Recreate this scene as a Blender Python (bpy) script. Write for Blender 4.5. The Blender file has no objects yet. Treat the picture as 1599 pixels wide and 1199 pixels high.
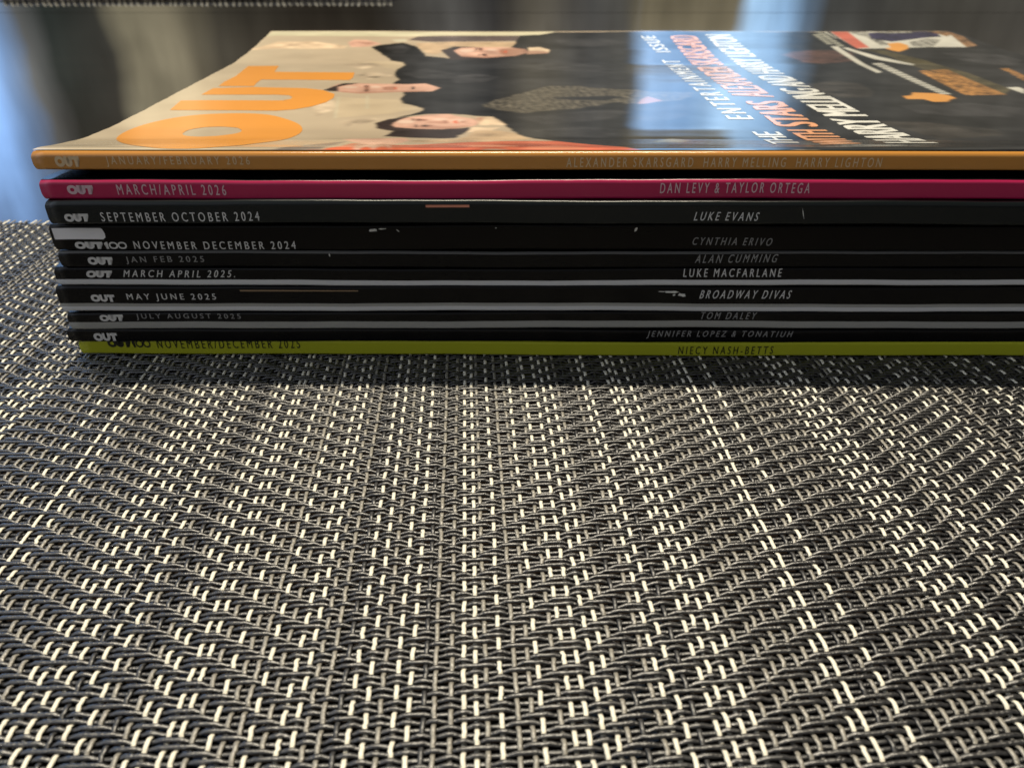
import bpy, bmesh, math, random
import numpy as np
from mathutils import Vector, Matrix
C = bpy.context.scene.collection
SC = bpy.context.scene
R = math.radians
MM = 0.001
rng = np.random.default_rng(11)
random.seed(5)

# ---------------------------------------------------------------- camera
cd = bpy.data.cameras.new('camera'); cam = bpy.data.objects.new('camera', cd); C.objects.link(cam)
cd.sensor_width = 36.0; cd.lens = 26.0; cd.clip_start = 0.01; cd.clip_end = 50
cam.location = (0, 0, 0.081); cam.rotation_euler = (R(90 - 31.2), 0, 0)
cd.dof.use_dof = True; cd.dof.focus_distance = 0.135; cd.dof.aperture_fstop = 26 / .75
SC.camera = cam

# ---------------------------------------------------------------- room light: dim room with two daylit windows beyond the table
W = bpy.data.worlds.new('World'); SC.world = W; W.use_nodes = True
nt = W.node_tree; N = nt.nodes; L = nt.links; N.clear()
def nd(t, **k):
    n = N.new(t)
    for a, b in k.items(): setattr(n, a, b)
    return n
def mth(op, a, b=None, c=None, clamp=False):
    n = nd('ShaderNodeMath', operation=op, use_clamp=clamp)
    for i, v in enumerate((a, b, c)):
        if v is None: continue
        if isinstance(v, (int, float)): n.inputs[i].default_value = v
        else: L.new(v, n.inputs[i])
    return n.outputs[0]
tc = nd('ShaderNodeTexCoord'); sx = nd('ShaderNodeSeparateXYZ'); L.new(tc.outputs['Generated'], sx.inputs[0])
az = mth('MULTIPLY', mth('ARCTAN2', sx.outputs[0], sx.outputs[1]), 180 / math.pi)
el = mth('MULTIPLY', mth('ARCSINE', sx.outputs[2]), 180 / math.pi)
RAMP = [(-180, .36, .36, .36), (-140, .62, .65, .72), (-95, .95, 1.05, 1.25), (-60, .35, .42, .50), (-44, .8, 1.3, 2.2), (-33.6, .75, 1.35, 2.5), (-31.6, .20, .24, .28),
        (-30.4, .30, .285, .24), (-29.8, .045, .06, .055), (-26.4, .07, .07, .06), (-25.9, .47, .42, .28), (-22.2, .48, .42, .28), (-20.5, .11, .10, .075), (-14, .05, .043, .032),
        (-9, .04, .035, .026), (-4.5, .20, .195, .18), (-1, .06, .06, .06), (2, .27, .24, .18), (5, .15, .15, .145), (8.6, .19, .185, .16),
        (9.7, .85, 1.35, 2.1), (12.5, .60, 1.05, 1.75), (15.5, 1.2, 1.85, 2.6), (18.8, .65, 1.1, 1.7), (20.0, .12, .125, .12), (28, .15, .14, .115), (45, .10, .095, .09),
        (70, .10, .095, .09), (110, .15, .145, .14), (150, .22, .215, .21), (180, .36, .36, .36)]
cr = nd('ShaderNodeValToRGB'); e = cr.color_ramp.elements
while len(e) > 1: e.remove(e[-1])
for i, (a, r, g, b) in enumerate(RAMP):
    p = (a + 180) / 360
    q = e[0] if i == 0 else e.new(p)
    q.position = p; q.color = (r / 3, g / 3, b / 3, 1)
cv = nd('ShaderNodeCombineXYZ'); L.new(mth('MULTIPLY', az, .55), cv.inputs[0]); L.new(mth('MULTIPLY', el, .12), cv.inputs[1])
nz = nd('ShaderNodeTexNoise'); nz.inputs['Scale'].default_value = 1.0; nz.inputs['Detail'].default_value = 3; L.new(cv.outputs[0], nz.inputs['Vector'])
cv2 = nd('ShaderNodeCombineXYZ'); L.new(mth('MULTIPLY', az, .16), cv2.inputs[0]); L.new(mth('MULTIPLY', el, .22), cv2.inputs[1])
nz2 = nd('ShaderNodeTexNoise'); nz2.inputs['Scale'].default_value = 1.0; nz2.inputs['Detail'].default_value = 2; L.new(cv2.outputs[0], nz2.inputs['Vector'])
vary = mth('ADD', mth('MULTIPLY', nz.outputs[0], 1.0), mth('MULTIPLY_ADD', nz2.outputs[0], 1.0, 0))
azw = mth('ADD', az, mth('MULTIPLY_ADD', nz2.outputs[0], 1.6, -.8))
L.new(mth('MULTIPLY_ADD', azw, 1 / 360, .5), cr.inputs[0])
def sstep(x, a, b):
    n = nd('ShaderNodeMapRange', interpolation_type='SMOOTHSTEP'); L.new(x, n.inputs[0])
    n.inputs[1].default_value = a; n.inputs[2].default_value = b; return n.outputs[0]
front = mth('SUBTRACT', 1, sstep(mth('ABSOLUTE', az), 55, 75))
f_el = mth('MULTIPLY_ADD', mth('SUBTRACT', 1, sstep(el, 14, 22)), .85, .15)
b_el = mth('MULTIPLY_ADD', mth('SUBTRACT', 1, sstep(el, 40, 65)), .8, .2)
elf = mth('ADD', mth('MULTIPLY', front, f_el), mth('MULTIPLY', mth('SUBTRACT', 1, front), b_el))
up = sstep(el, -1.0, .5)
lowf = mth('MULTIPLY_ADD', sstep(el, 3.5, 7.5), .45, .55)
st = mth('MULTIPLY', mth('MULTIPLY', mth('MULTIPLY', elf, lowf), vary), mth('MULTIPLY_ADD', up, 2.9, .1))
lowc = mth('MULTIPLY', mth('SUBTRACT', 1, sstep(el, 6.0, 8.0)), mth('MULTIPLY', sstep(azw, 7.5, 9.0), mth('SUBTRACT', 1, sstep(azw, 15.0, 16.5))))   # gold curtain hanging below the right window
mxc = nd('ShaderNodeMix', data_type='RGBA'); L.new(lowc, mxc.inputs['Factor']); L.new(cr.outputs[0], mxc.inputs['A']); mxc.inputs['B'].default_value = (.36 / 3, .31 / 3, .20 / 3, 1)
bg = nd('ShaderNodeBackground'); L.new(mxc.outputs['Result'], bg.inputs[0]); L.new(st, bg.inputs[1])
ow = nd('ShaderNodeOutputWorld'); L.new(bg.outputs[0], ow.inputs[0])
W.cycles.sampling_method = 'MANUAL'; W.cycles.sample_map_resolution = 1024

# ---------------------------------------------------------------- one warm lamp hanging over the table, behind the stack
ld = bpy.data.lights.new('pendant_light', 'AREA'); ld.shape = 'RECTANGLE'; ld.size = .62; ld.size_y = .035; ld.energy = 20; ld.color = (1.0, .89, .70)
lo = bpy.data.objects.new('pendant_light', ld); C.objects.link(lo); lo.location = (.0, .40, 1.06); lo.rotation_euler = (R(-10), 0, 0)

vs = SC.view_settings; vs.view_transform = 'Standard'; vs.look = 'None'; vs.exposure = 0; vs.gamma = 1; vs.use_curve_mapping = False
SC.cycles.max_bounces = 6; SC.cycles.diffuse_bounces = 3; SC.cycles.glossy_bounces = 3
SC.cycles.caustics_reflective = False; SC.cycles.caustics_refractive = False

# cover art of the topmost magazine: outlines in millimetres along the spine and away from it
ART=[
 ('cream_edge',[(-94.06, 201.77), (-92.64, 212.62), (-91.41, 212.2), (-6.98, 210.86), (32.15, 212.62), (23.09, 205.64), (15.23, 204.59), (-15.33, 204.1), (-32.7, 201.03), (-63.6, 201.77), (-89.57, 203.06)]),
 ('skin_light',[(-99.09, 175.98), (-92.41, 178.3), (-86.62, 190.34), (-87.0, 190.34), (-72.12, 190.88), (-55.93, 181.11), (-57.22, 175.98), (-69.7, 175.98), (-84.28, 176.9), (-93.07, 174.82)]),
 ('skin',[(-56.76, 187.89), (-55.0, 194.12), (-49.33, 192.9), (-42.67, 185.45), (-47.97, 179.46), (-54.73, 179.22)]),
 ('cream',[(-39.37, 194.12), (-33.43, 195.95), (-32.6, 190.34), (-37.01, 189.11)]),
 ('dark',[(-46.4, 178.3), (-42.95, 183.01), (-33.95, 187.89), (-27.62, 179.46), (-23.53, 160.82), (-17.51, 158.41), (-14.78, 156.01), (10.14, 179.46), (15.21, 204.35), (23.09, 205.64), (30.91, 210.86), (69.02, 212.2), (144.84, 212.61), (297.58, 212.59), (203.62, 0.3), (56.28, 0.3), (25.86, 0.3), (24.93, 0.48), (17.08, 9.71), (5.78, 22.28), (2.89, 26.81), (0.77, 38.29), (-2.01, 49.26), (-6.86, 50.07), (-13.32, 53.15), (-18.22, 52.39), (-26.57, 48.5), (-22.55, 52.39), (-19.98, 57.16), (-20.28, 60.48), (-26.02, 67.34), (-27.47, 73.74), (-26.63, 81.58), (-27.27, 85.76), (-31.53, 103.81), (-30.55, 111.19), (-32.7, 121.33), (-32.92, 132.23), (-30.53, 143.94), (-31.96, 149.04), (-36.13, 151.32), (-39.15, 160.82)]),
 ('band',[(-32.27, 193.39), (-28.59, 201.03), (-15.32, 203.06), (15.19, 204.1), (12.93, 192.9), (-15.18, 190.34), (-22.11, 189.85)]),
 ('tan',[(-28.93, 186.67), (-17.11, 188.87), (-15.18, 190.09), (12.77, 190.34), (10.23, 179.46), (-15.07, 180.68), (-15.01, 178.79), (-19.46, 163.28), (-23.76, 167.01)]),
 ('hair',[(-18.29, 173.5), (-13.08, 179.46), (-15.07, 180.68), (-2.46, 179.7), (-10.23, 174.82), (-9.79, 160.34), (-2.09, 156.49), (-14.75, 153.19), (-14.29, 156.01)]),
 ('skin',[(-13.08, 172.18), (-10.22, 178.3), (-2.46, 179.7), (9.18, 179.7), (15.69, 175.98), (15.69, 169.59), (11.05, 163.28), (3.47, 159.13), (-1.14, 157.93), (-10.25, 160.82)]),
 ('feature',[(-3.46, 178.3), (-1.28, 178.3), (-1.68, 172.18), (-2.87, 172.18)]),
 ('feature',[(-2.32, 165.75), (-0.45, 165.75), (0.31, 160.34), (-1.55, 159.61)]),
 ('red',[(4.96, 172.18), (6.52, 174.82), (7.94, 165.75), (5.55, 164.54)]),
 ('feature',[(9.18, 179.7), (15.69, 175.98), (15.87, 168.81), (13.33, 169.59), (14.65, 174.82)]),
 ('skin_light',[(16.66, 179.22), (21.83, 180.19), (25.18, 174.82), (24.05, 168.33), (15.36, 165.27), (16.74, 172.18)]),
 ('skin',[(-51.23, 88.95), (-48.69, 101.38), (-42.05, 102.6), (-26.81, 101.38), (-21.22, 102.83), (-16.46, 94.47), (-18.81, 87.85), (-29.46, 86.58), (-39.79, 83.44), (-45.75, 85.76)]),
 ('hair',[(-51.59, 88.95), (-50.2, 94.01), (-47.26, 101.9), (-42.07, 102.83), (-46.61, 97.2), (-47.7, 94.93), (-46.53, 86.81), (-49.07, 86.58)]),
 ('feature',[(-40.19, 97.89), (-38.64, 99.05), (-37.51, 86.81), (-38.64, 85.76)]),
 ('feature',[(-34.2, 95.57), (-30.23, 96.73), (-29.54, 90.05), (-33.34, 90.05)]),
 ('hair',[(-25.44, 97.2), (-24.51, 97.2), (-24.18, 91.1), (-25.09, 91.1)]),
 ('hair',[(-30.99, 41.13), (-27.72, 47.75), (-24.2, 49.26), (-22.06, 49.26), (-26.23, 44.03), (-26.52, 38.29), (-19.87, 35.27), (-14.15, 34.01), (-7.92, 36.89), (-8.82, 29.93), (-11.26, 23.02), (-19.21, 22.28), (-27.48, 25.28), (-25.83, 31.52), (-29.93, 36.2)]),
 ('skin',[(-27.27, 40.38), (-26.32, 45.19), (-23.54, 48.5), (-18.22, 52.39), (-12.98, 52.86), (-13.32, 52.86), (-10.22, 49.26), (-7.21, 46.99), (-5.44, 42.53), (-6.75, 38.0), (-8.78, 36.89), (-13.07, 35.56), (-14.15, 34.01), (-19.85, 34.81), (-25.69, 36.89)]),
 ('feature',[(-21.49, 46.99), (-18.61, 46.53), (-18.51, 44.03), (-21.33, 44.03)]),
 ('feature',[(-20.07, 39.39), (-16.87, 39.39), (-16.94, 36.89), (-19.66, 36.89)]),
 ('feature',[(-14.66, 44.73), (-13.47, 44.73), (-13.56, 41.13), (-14.29, 41.13)]),
 ('red',[(-11.98, 44.73), (-11.39, 45.48), (-10.63, 40.84), (-11.37, 41.42)]),
 ('feature',[(-7.05, 47.28), (-5.43, 42.82), (-6.62, 37.59), (-5.94, 42.82)]),
 ('skin_light',[(-6.43, 48.5), (-2.31, 49.14), (-0.19, 42.53), (0.95, 38.98), (-5.58, 38.86)]),
 ('skin_light',[(-8.82, 29.93), (-7.35, 36.2), (-0.79, 35.96), (-2.91, 32.37)]),
 ('tan',[(-12.78, 18.51), (-8.85, 24.49), (-6.85, 32.03), (-0.95, 32.37), (2.44, 28.35), (5.61, 20.25), (-2.39, 17.75), (-8.63, 13.73), (-20.37, 15.36), (-20.86, 19.0), (-11.22, 21.49)]),
 ('red',[(-45.96, 0.2), (-36.82, 1.37), (-32.59, 13.08), (-23.47, 9.71), (-18.58, 10.8), (-12.67, 13.08), (-2.4, 17.26), (10.53, 17.26), (18.32, 9.71), (24.99, 0.79), (24.93, 0.3), (0.65, 0.3), (-12.45, 0.32), (-46.15, 0.3)]),
 ('orange_edge',[(-49.39, 0.32), (-43.61, 0.79), (-39.08, 0.79), (-31.99, 0.21), (-25.06, 0.32), (-46.15, 0.3), (-43.65, 0.3)]),
 ('grey',[(-57.48, 0.21), (-46.03, 1.37), (-46.32, 1.95), (-39.96, 11.94), (-34.53, 17.75), (-37.35, 1.83), (-46.04, 0.48), (-48.19, 0.29)]),
 ('skin',[(-36.14, 21.49), (-22.46, 23.02), (-20.86, 19.0), (-24.46, 9.71), (-23.67, 1.25), (-25.94, 9.71), (-26.93, 0.99), (-28.92, 5.86), (-29.94, 0.67), (-31.25, 1.95), (-31.33, 13.08)]),
 ('straw',[(-18.49, 0.3), (-17.3, 0.21), (-8.68, 0.93), (-1.18, 0.99), (0.65, 0.3), (-12.46, 0.3), (-18.52, 0.3)]),
 ('beige2',[(-44.94, 150.18), (-36.07, 150.6), (-31.93, 148.56), (-30.49, 143.35), (-32.88, 131.64), (-37.64, 137.99)]),
 ('beige2',[(-45.97, 77.58), (-27.07, 72.81), (-26.02, 67.34), (-20.28, 60.48), (-30.02, 53.15), (-41.74, 48.5)]),
 ('cream',[(-45.46, 77.58), (-44.94, 77.58), (-41.54, 47.75), (-41.99, 47.75)]),
 ('cream',[(-37.43, 79.61), (-36.98, 79.61), (-34.75, 59.66), (-35.23, 59.66)]),
 ('lace',[(-4.65, 66.47), (1.71, 75.66), (11.44, 90.05), (16.56, 97.89), (26.82, 96.73), (38.54, 90.05), (42.84, 90.05), (46.23, 85.76), (58.67, 85.76), (56.45, 77.58), (46.09, 70.07), (33.91, 67.34), (34.78, 70.07), (23.74, 62.98), (11.77, 56.35), (6.56, 53.96), (0.77, 56.35), (-3.76, 62.98)]),
 ('dark',[(15.56, 77.58), (33.17, 79.96), (36.19, 77.58), (30.15, 72.28), (16.95, 74.67)]),
 ('skin_dim',[(38.36, 67.34), (41.05, 74.67), (43.68, 78.97), (46.34, 71.88), (40.5, 67.34)]),
 ('wisp',[(30.11, 14.22), (33.18, 19.0), (36.79, 21.83), (39.62, 17.75), (36.59, 14.22)]),
 ('brown_dim',[(113.29, 163.28), (120.29, 170.86), (129.81, 173.5), (135.99, 173.92), (142.86, 169.35), (136.93, 152.34), (122.02, 146.46), (115.56, 149.64), (116.55, 151.32)]),
 ('grey_dim',[(97.11, 100.57), (110.89, 109.1), (115.9, 103.35), (112.71, 87.51), (107.34, 77.98), (98.81, 76.82), (94.23, 85.07)]),
 ('grey_dim',[(91.44, 44.61), (104.39, 42.93), (116.43, 34.7), (113.25, 27.21), (95.95, 21.95), (95.58, 32.77)]),
 ('olive',[(149.59, 177.01), (158.2, 173.92), (163.51, 152.34), (162.49, 123.89), (156.77, 92.61), (147.6, 81.47), (143.43, 95.22), (151.66, 130.24), (154.01, 162.92)]),
 ('white',[(149.19, 212.57), (173.68, 212.6), (198.21, 212.61), (203.29, 212.62), (204.43, 201.03), (199.77, 183.0), (193.82, 180.01), (178.43, 180.8), (162.4, 178.06), (149.25, 177.51)]),
 ('dark',[(150.78, 212.62), (152.0, 212.62), (148.68, 177.51), (147.56, 177.51)]),
 ('coral',[(152.47, 212.57), (160.1, 212.58), (154.62, 179.46), (148.81, 178.06)]),
 ('inset_grey',[(159.7, 212.61), (168.28, 212.62), (165.7, 184.96), (161.13, 184.96), (163.23, 201.03)]),
 ('navy',[(167.9, 210.06), (182.56, 212.57), (198.43, 212.57), (194.88, 201.03), (188.18, 199.62), (169.44, 191.56), (165.85, 195.1), (163.68, 198.09)]),
 ('inset_grey',[(168.84, 212.57), (187.27, 212.57), (187.45, 210.06), (175.73, 208.52), (170.24, 212.58)]),
 ('brown',[(194.55, 212.6), (203.29, 212.62), (204.14, 207.05), (197.59, 201.65), (196.42, 208.52)]),
 ('inset_grey',[(176.0, 190.7), (187.39, 198.09), (191.71, 195.1), (180.98, 181.35), (173.48, 182.21)]),
 ('brown',[(203.32, 212.61), (204.43, 201.03), (199.77, 183.0), (193.96, 180.25), (198.18, 195.1)]),
 ('orange',[(165.92, 187.83), (171.52, 189.84), (172.46, 184.16), (169.15, 177.51), (162.24, 170.86), (160.97, 173.92), (160.16, 178.06), (163.08, 179.46)]),
 ('white',[(139.84, 181.9), (142.79, 181.9), (134.55, 127.04), (131.95, 125.12)]),
 ('white',[(143.33, 179.16), (145.58, 179.16), (149.42, 160.04), (155.16, 145.22), (153.16, 142.37), (145.22, 155.59)]),
 ('rust',[(148.41, 129.6), (159.94, 132.87), (149.15, 82.63), (136.63, 81.47)]),
 ('rust',[(179.85, 134.15), (182.97, 135.2), (177.46, 117.78), (170.45, 107.07)]),
 ('white',[(157.15, 95.22), (161.35, 95.75), (160.13, 91.33), (155.22, 83.85)]),
 ('orange',[(117.51, 79.84), (120.54, 81.0), (123.72, 86.28), (129.68, 85.07), (131.76, 81.47), (130.98, 76.59), (128.36, 74.79), (125.36, 70.89), (121.25, 70.48), (120.84, 74.79), (116.1, 74.79)]),
 ('skin_sh',[(-26.46, 37.59), (-22.81, 36.66), (-18.47, 35.79), (-14.16, 34.64), (-8.51, 34.64), (-11.35, 35.27), (-7.34, 37.47), (-8.77, 38.57), (-13.09, 37.47), (-14.22, 37.47), (-20.0, 38.0)]),
 ('skin_hi',[(-21.44, 43.28), (-21.61, 42.41), (-22.19, 41.71), (-23.04, 41.3), (-24.02, 41.3), (-24.93, 41.71), (-25.6, 42.41), (-25.88, 43.28), (-25.72, 44.15), (-25.16, 44.9), (-24.29, 45.31), (-23.29, 45.31), (-22.37, 44.9), (-21.71, 44.15)]),
 ('skin_hi',[(-13.2, 46.24), (-13.39, 45.66), (-13.97, 45.19), (-14.8, 44.91), (-15.73, 44.91), (-16.57, 45.19), (-17.17, 45.66), (-17.4, 46.24), (-17.21, 46.82), (-16.64, 47.28), (-15.8, 47.57), (-14.86, 47.57), (-14.01, 47.28), (-13.41, 46.82)]),
 ('skin_hi',[(-9.03, 44.73), (-9.21, 43.97), (-9.7, 43.34), (-10.42, 43.04), (-11.21, 43.04), (-11.92, 43.34), (-12.42, 43.97), (-12.6, 44.73), (-12.44, 45.54), (-11.94, 46.12), (-11.22, 46.47), (-10.42, 46.47), (-9.7, 46.12), (-9.2, 45.54)]),
 ('hair',[(-21.89, 46.07), (-21.87, 45.19), (-21.91, 44.44), (-22.01, 44.03), (-22.14, 44.03), (-22.28, 44.44), (-22.41, 45.19), (-22.49, 46.07), (-22.51, 46.99), (-22.47, 47.75), (-22.37, 48.15), (-22.24, 48.15), (-22.1, 47.75), (-21.97, 46.99)]),
 ('eye',[(-20.02, 45.77), (-20.05, 45.25), (-20.2, 44.85), (-20.43, 44.61), (-20.69, 44.61), (-20.94, 44.85), (-21.13, 45.25), (-21.21, 45.77), (-21.18, 46.3), (-21.04, 46.7), (-20.81, 46.94), (-20.54, 46.94), (-20.29, 46.7), (-20.1, 46.3)]),
 ('hair',[(-20.55, 38.0), (-20.53, 37.06), (-20.58, 36.31), (-20.69, 35.85), (-20.83, 35.85), (-20.98, 36.31), (-21.1, 37.06), (-21.19, 38.0), (-21.21, 38.98), (-21.16, 39.74), (-21.05, 40.2), (-20.91, 40.2), (-20.76, 39.74), (-20.63, 38.98)]),
 ('eye',[(-17.73, 38.29), (-17.81, 37.76), (-18.06, 37.3), (-18.45, 37.07), (-18.88, 37.07), (-19.28, 37.3), (-19.58, 37.76), (-19.7, 38.29), (-19.62, 38.81), (-19.37, 39.27), (-18.99, 39.51), (-18.55, 39.51), (-18.14, 39.27), (-17.85, 38.81)]),
 ('skin_sh',[(-18.47, 43.11), (-14.65, 44.03), (-13.15, 43.11), (-13.12, 41.13), (-14.57, 40.55), (-18.43, 41.95)]),
 ('feature',[(-13.17, 42.24), (-13.2, 41.83), (-13.31, 41.48), (-13.47, 41.3), (-13.66, 41.3), (-13.82, 41.48), (-13.94, 41.83), (-13.99, 42.24), (-13.96, 42.7), (-13.85, 43.05), (-13.69, 43.22), (-13.5, 43.22), (-13.33, 43.05), (-13.21, 42.7)]),
 ('skin_sh',[(-8.89, 42.82), (-8.97, 42.23), (-9.16, 41.71), (-9.45, 41.42), (-9.76, 41.42), (-10.04, 41.71), (-10.24, 42.23), (-10.31, 42.82), (-10.24, 43.45), (-10.04, 43.97), (-9.76, 44.26), (-9.44, 44.26), (-9.15, 43.97), (-8.96, 43.45)]),
 ('red',[(-10.9, 43.11), (-10.95, 42.23), (-11.07, 41.54), (-11.26, 41.13), (-11.47, 41.13), (-11.66, 41.54), (-11.79, 42.23), (-11.85, 43.11), (-11.81, 44.03), (-11.68, 44.73), (-11.49, 45.14), (-11.28, 45.14), (-11.09, 44.73), (-10.95, 44.03)]),
 ('hair',[(-29.0, 41.83), (-26.44, 46.7), (-23.86, 48.79), (-25.94, 44.03), (-26.9, 39.39)]),
 ('skin_sh',[(-6.44, 47.75), (-4.15, 48.79), (-4.87, 44.03), (-5.46, 41.83)]),
 ('skin_sh',[(-46.1, 88.31), (-40.06, 85.76), (-29.59, 88.31), (-20.69, 90.05), (-20.6, 87.85), (-29.43, 86.17), (-39.77, 83.26), (-45.75, 85.76)]),
 ('skin_hi',[(-41.88, 94.93), (-41.99, 94.06), (-42.51, 93.31), (-43.34, 92.96), (-44.32, 92.96), (-45.25, 93.31), (-45.96, 94.06), (-46.3, 94.93), (-46.2, 95.8), (-45.68, 96.5), (-44.84, 96.91), (-43.85, 96.91), (-42.9, 96.5), (-42.2, 95.8)]),
 ('skin_hi',[(-34.76, 95.57), (-34.84, 94.7), (-35.23, 94.0), (-35.86, 93.6), (-36.59, 93.6), (-37.29, 94.0), (-37.82, 94.7), (-38.08, 95.57), (-38.01, 96.5), (-37.62, 97.2), (-36.99, 97.6), (-36.25, 97.6), (-35.54, 97.2), (-35.01, 96.5)]),
 ('skin_sh',[(-29.74, 92.67), (-29.84, 91.33), (-30.31, 90.29), (-31.06, 89.65), (-31.94, 89.65), (-32.79, 90.29), (-33.44, 91.33), (-33.76, 92.67), (-33.68, 94.01), (-33.21, 95.11), (-32.46, 95.75), (-31.55, 95.75), (-30.69, 95.11), (-30.04, 94.01)]),
 ('eye',[(-39.06, 97.43), (-39.03, 96.73), (-39.11, 96.15), (-39.29, 95.86), (-39.52, 95.86), (-39.76, 96.15), (-39.97, 96.73), (-40.1, 97.43), (-40.13, 98.13), (-40.05, 98.71), (-39.87, 99.0), (-39.64, 99.0), (-39.39, 98.71), (-39.19, 98.13)]),
 ('eye',[(-38.04, 88.72), (-38.02, 88.08), (-38.1, 87.56), (-38.27, 87.27), (-38.49, 87.27), (-38.72, 87.56), (-38.92, 88.08), (-39.04, 88.72), (-39.06, 89.36), (-38.99, 89.94), (-38.82, 90.23), (-38.59, 90.23), (-38.36, 89.94), (-38.16, 89.36)]),
 ('red',[(-29.59, 93.13), (-29.56, 92.15), (-29.6, 91.39), (-29.72, 90.98), (-29.88, 90.98), (-30.05, 91.39), (-30.21, 92.15), (-30.33, 93.13), (-30.36, 94.06), (-30.32, 94.88), (-30.2, 95.28), (-30.04, 95.28), (-29.86, 94.88), (-29.7, 94.06)]),
 ('skin_sh',[(-10.24, 163.28), (-1.99, 160.34), (5.42, 161.78), (11.16, 165.02), (15.28, 170.37), (15.83, 168.33), (10.95, 161.78), (-1.15, 157.45), (-9.79, 159.86)]),
 ('skin_hi',[(-5.01, 172.18), (-5.31, 170.61), (-6.12, 169.35), (-7.26, 168.63), (-8.51, 168.63), (-9.64, 169.35), (-10.42, 170.61), (-10.71, 172.18), (-10.42, 173.74), (-9.62, 175.06), (-8.47, 175.67), (-7.19, 175.67), (-6.04, 175.06), (-5.26, 173.74)]),
 ('skin_hi',[(4.37, 174.82), (4.11, 173.8), (3.48, 172.96), (2.6, 172.48), (1.65, 172.48), (0.81, 172.96), (0.24, 173.8), (0.06, 174.82), (0.3, 175.73), (0.92, 176.47), (1.81, 176.84), (2.77, 176.84), (3.62, 176.47), (4.19, 175.73)]),
 ('eye',[(-1.58, 176.22), (-1.68, 175.43), (-1.94, 174.76), (-2.3, 174.34), (-2.68, 174.34), (-3.01, 174.76), (-3.24, 175.43), (-3.31, 176.22), (-3.2, 177.02), (-2.95, 177.69), (-2.59, 178.0), (-2.21, 178.0), (-1.87, 177.69), (-1.64, 177.02)]),
 ('eye',[(-0.41, 164.01), (-0.53, 163.04), (-0.81, 162.26), (-1.19, 161.84), (-1.6, 161.84), (-1.96, 162.26), (-2.2, 163.04), (-2.26, 164.01), (-2.15, 164.97), (-1.87, 165.8), (-1.48, 166.23), (-1.07, 166.23), (-0.71, 165.8), (-0.47, 164.97)]),
 ('hair',[(-3.9, 175.55), (-3.96, 174.22), (-4.07, 173.14), (-4.21, 172.54), (-4.36, 172.54), (-4.48, 173.14), (-4.56, 174.22), (-4.57, 175.55), (-4.51, 176.71), (-4.4, 177.69), (-4.26, 178.24), (-4.11, 178.24), (-3.98, 177.69), (-3.91, 176.71)]),
 ('hair',[(-2.91, 164.25), (-2.97, 162.98), (-3.1, 161.96), (-3.26, 161.36), (-3.42, 161.36), (-3.56, 161.96), (-3.64, 162.98), (-3.65, 164.25), (-3.59, 165.57), (-3.46, 166.65), (-3.3, 167.19), (-3.13, 167.19), (-2.99, 166.65), (-2.92, 165.57)]),
 ('beard',[(5.14, 175.98), (9.1, 178.3), (13.77, 175.98), (15.41, 172.18), (11.13, 164.54), (6.86, 162.8), (5.14, 165.75)]),
 ('red',[(7.91, 170.37), (7.77, 168.99), (7.53, 167.97), (7.24, 167.37), (6.95, 167.37), (6.71, 167.97), (6.58, 168.99), (6.58, 170.37), (6.72, 171.7), (6.95, 172.78), (7.25, 173.38), (7.55, 173.38), (7.79, 172.78), (7.91, 171.7)]),
 ('skin_sh',[(15.47, 172.96), (21.13, 172.42), (24.25, 170.37), (23.48, 167.31), (15.36, 165.27)]),
 ('fold',[(-41.09, 178.3), (-34.14, 183.01), (-30.34, 175.98), (-32.65, 167.01), (-37.43, 168.33)]),
 ('fold',[(-30.25, 123.95), (-22.53, 135.08), (-11.86, 123.95), (-13.77, 113.64), (-24.42, 113.64)]),
 ('fold',[(-14.24, 116.2), (-4.54, 123.95), (2.48, 116.2), (-2.57, 106.25), (-11.77, 103.81)]),
 ('fold',[(9.82, 143.94), (25.47, 151.32), (39.46, 140.96), (42.87, 123.95), (30.99, 126.69), (17.47, 132.23)]),
 ('fold',[(29.28, 195.4), (50.93, 197.97), (59.22, 187.89), (43.27, 180.68), (31.38, 183.01)]),
 ('fold',[(3.73, 48.5), (14.56, 53.15), (28.04, 59.66), (35.66, 56.35), (25.67, 45.48), (10.15, 39.68)]),
 ('fold',[(6.63, 32.37), (18.49, 36.89), (29.08, 32.37), (21.88, 23.02), (11.35, 24.49)]),
 ('fold',[(54.02, 151.32), (62.18, 156.01), (55.54, 118.71), (47.32, 106.25)]),
 ('fold',[(36.62, 59.66), (50.16, 66.47), (51.34, 56.35), (41.44, 44.03), (34.31, 44.03)]),
 ('fold',[(108.78, 65.08), (130.21, 69.2), (139.99, 61.12), (129.47, 49.9), (109.14, 51.7)]),
 ('fold',[(177.93, 169.35), (198.07, 166.41), (199.47, 152.34), (187.19, 140.27), (176.54, 152.34)]),
 ('drape',[(-51.55, 70.07), (-46.09, 73.74), (-43.36, 59.66), (-47.16, 50.07)]),
 ('drape',[(-40.49, 44.03), (-32.64, 48.5), (-30.53, 45.48), (-37.17, 36.89)]),
 ('drape',[(-53.01, 143.94), (-44.82, 149.04), (-38.17, 143.94), (-45.53, 132.23)]),
 ('drape',[(-47.01, 123.95), (-36.63, 126.69), (-32.7, 118.71), (-40.71, 111.19)]),
 ('skin_sh',[(-32.37, 9.71), (-31.33, 13.08), (-29.68, 11.94), (-30.24, 4.96)]),
 ('skin_sh',[(-27.92, 9.71), (-26.28, 13.08), (-24.56, 10.8), (-25.92, 4.96)]),
 ('skin_sh',[(-54.06, 190.34), (-49.82, 187.89), (-45.35, 187.89), (-48.45, 184.23)]),
 ('red_sh',[(-23.12, 5.86), (-16.05, 9.71), (-8.65, 8.12), (-8.67, 2.34), (-18.08, 2.34)]),
 ('red_sh',[(-5.13, 11.94), (5.0, 13.08), (9.66, 9.71), (1.81, 3.65)]),
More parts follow.
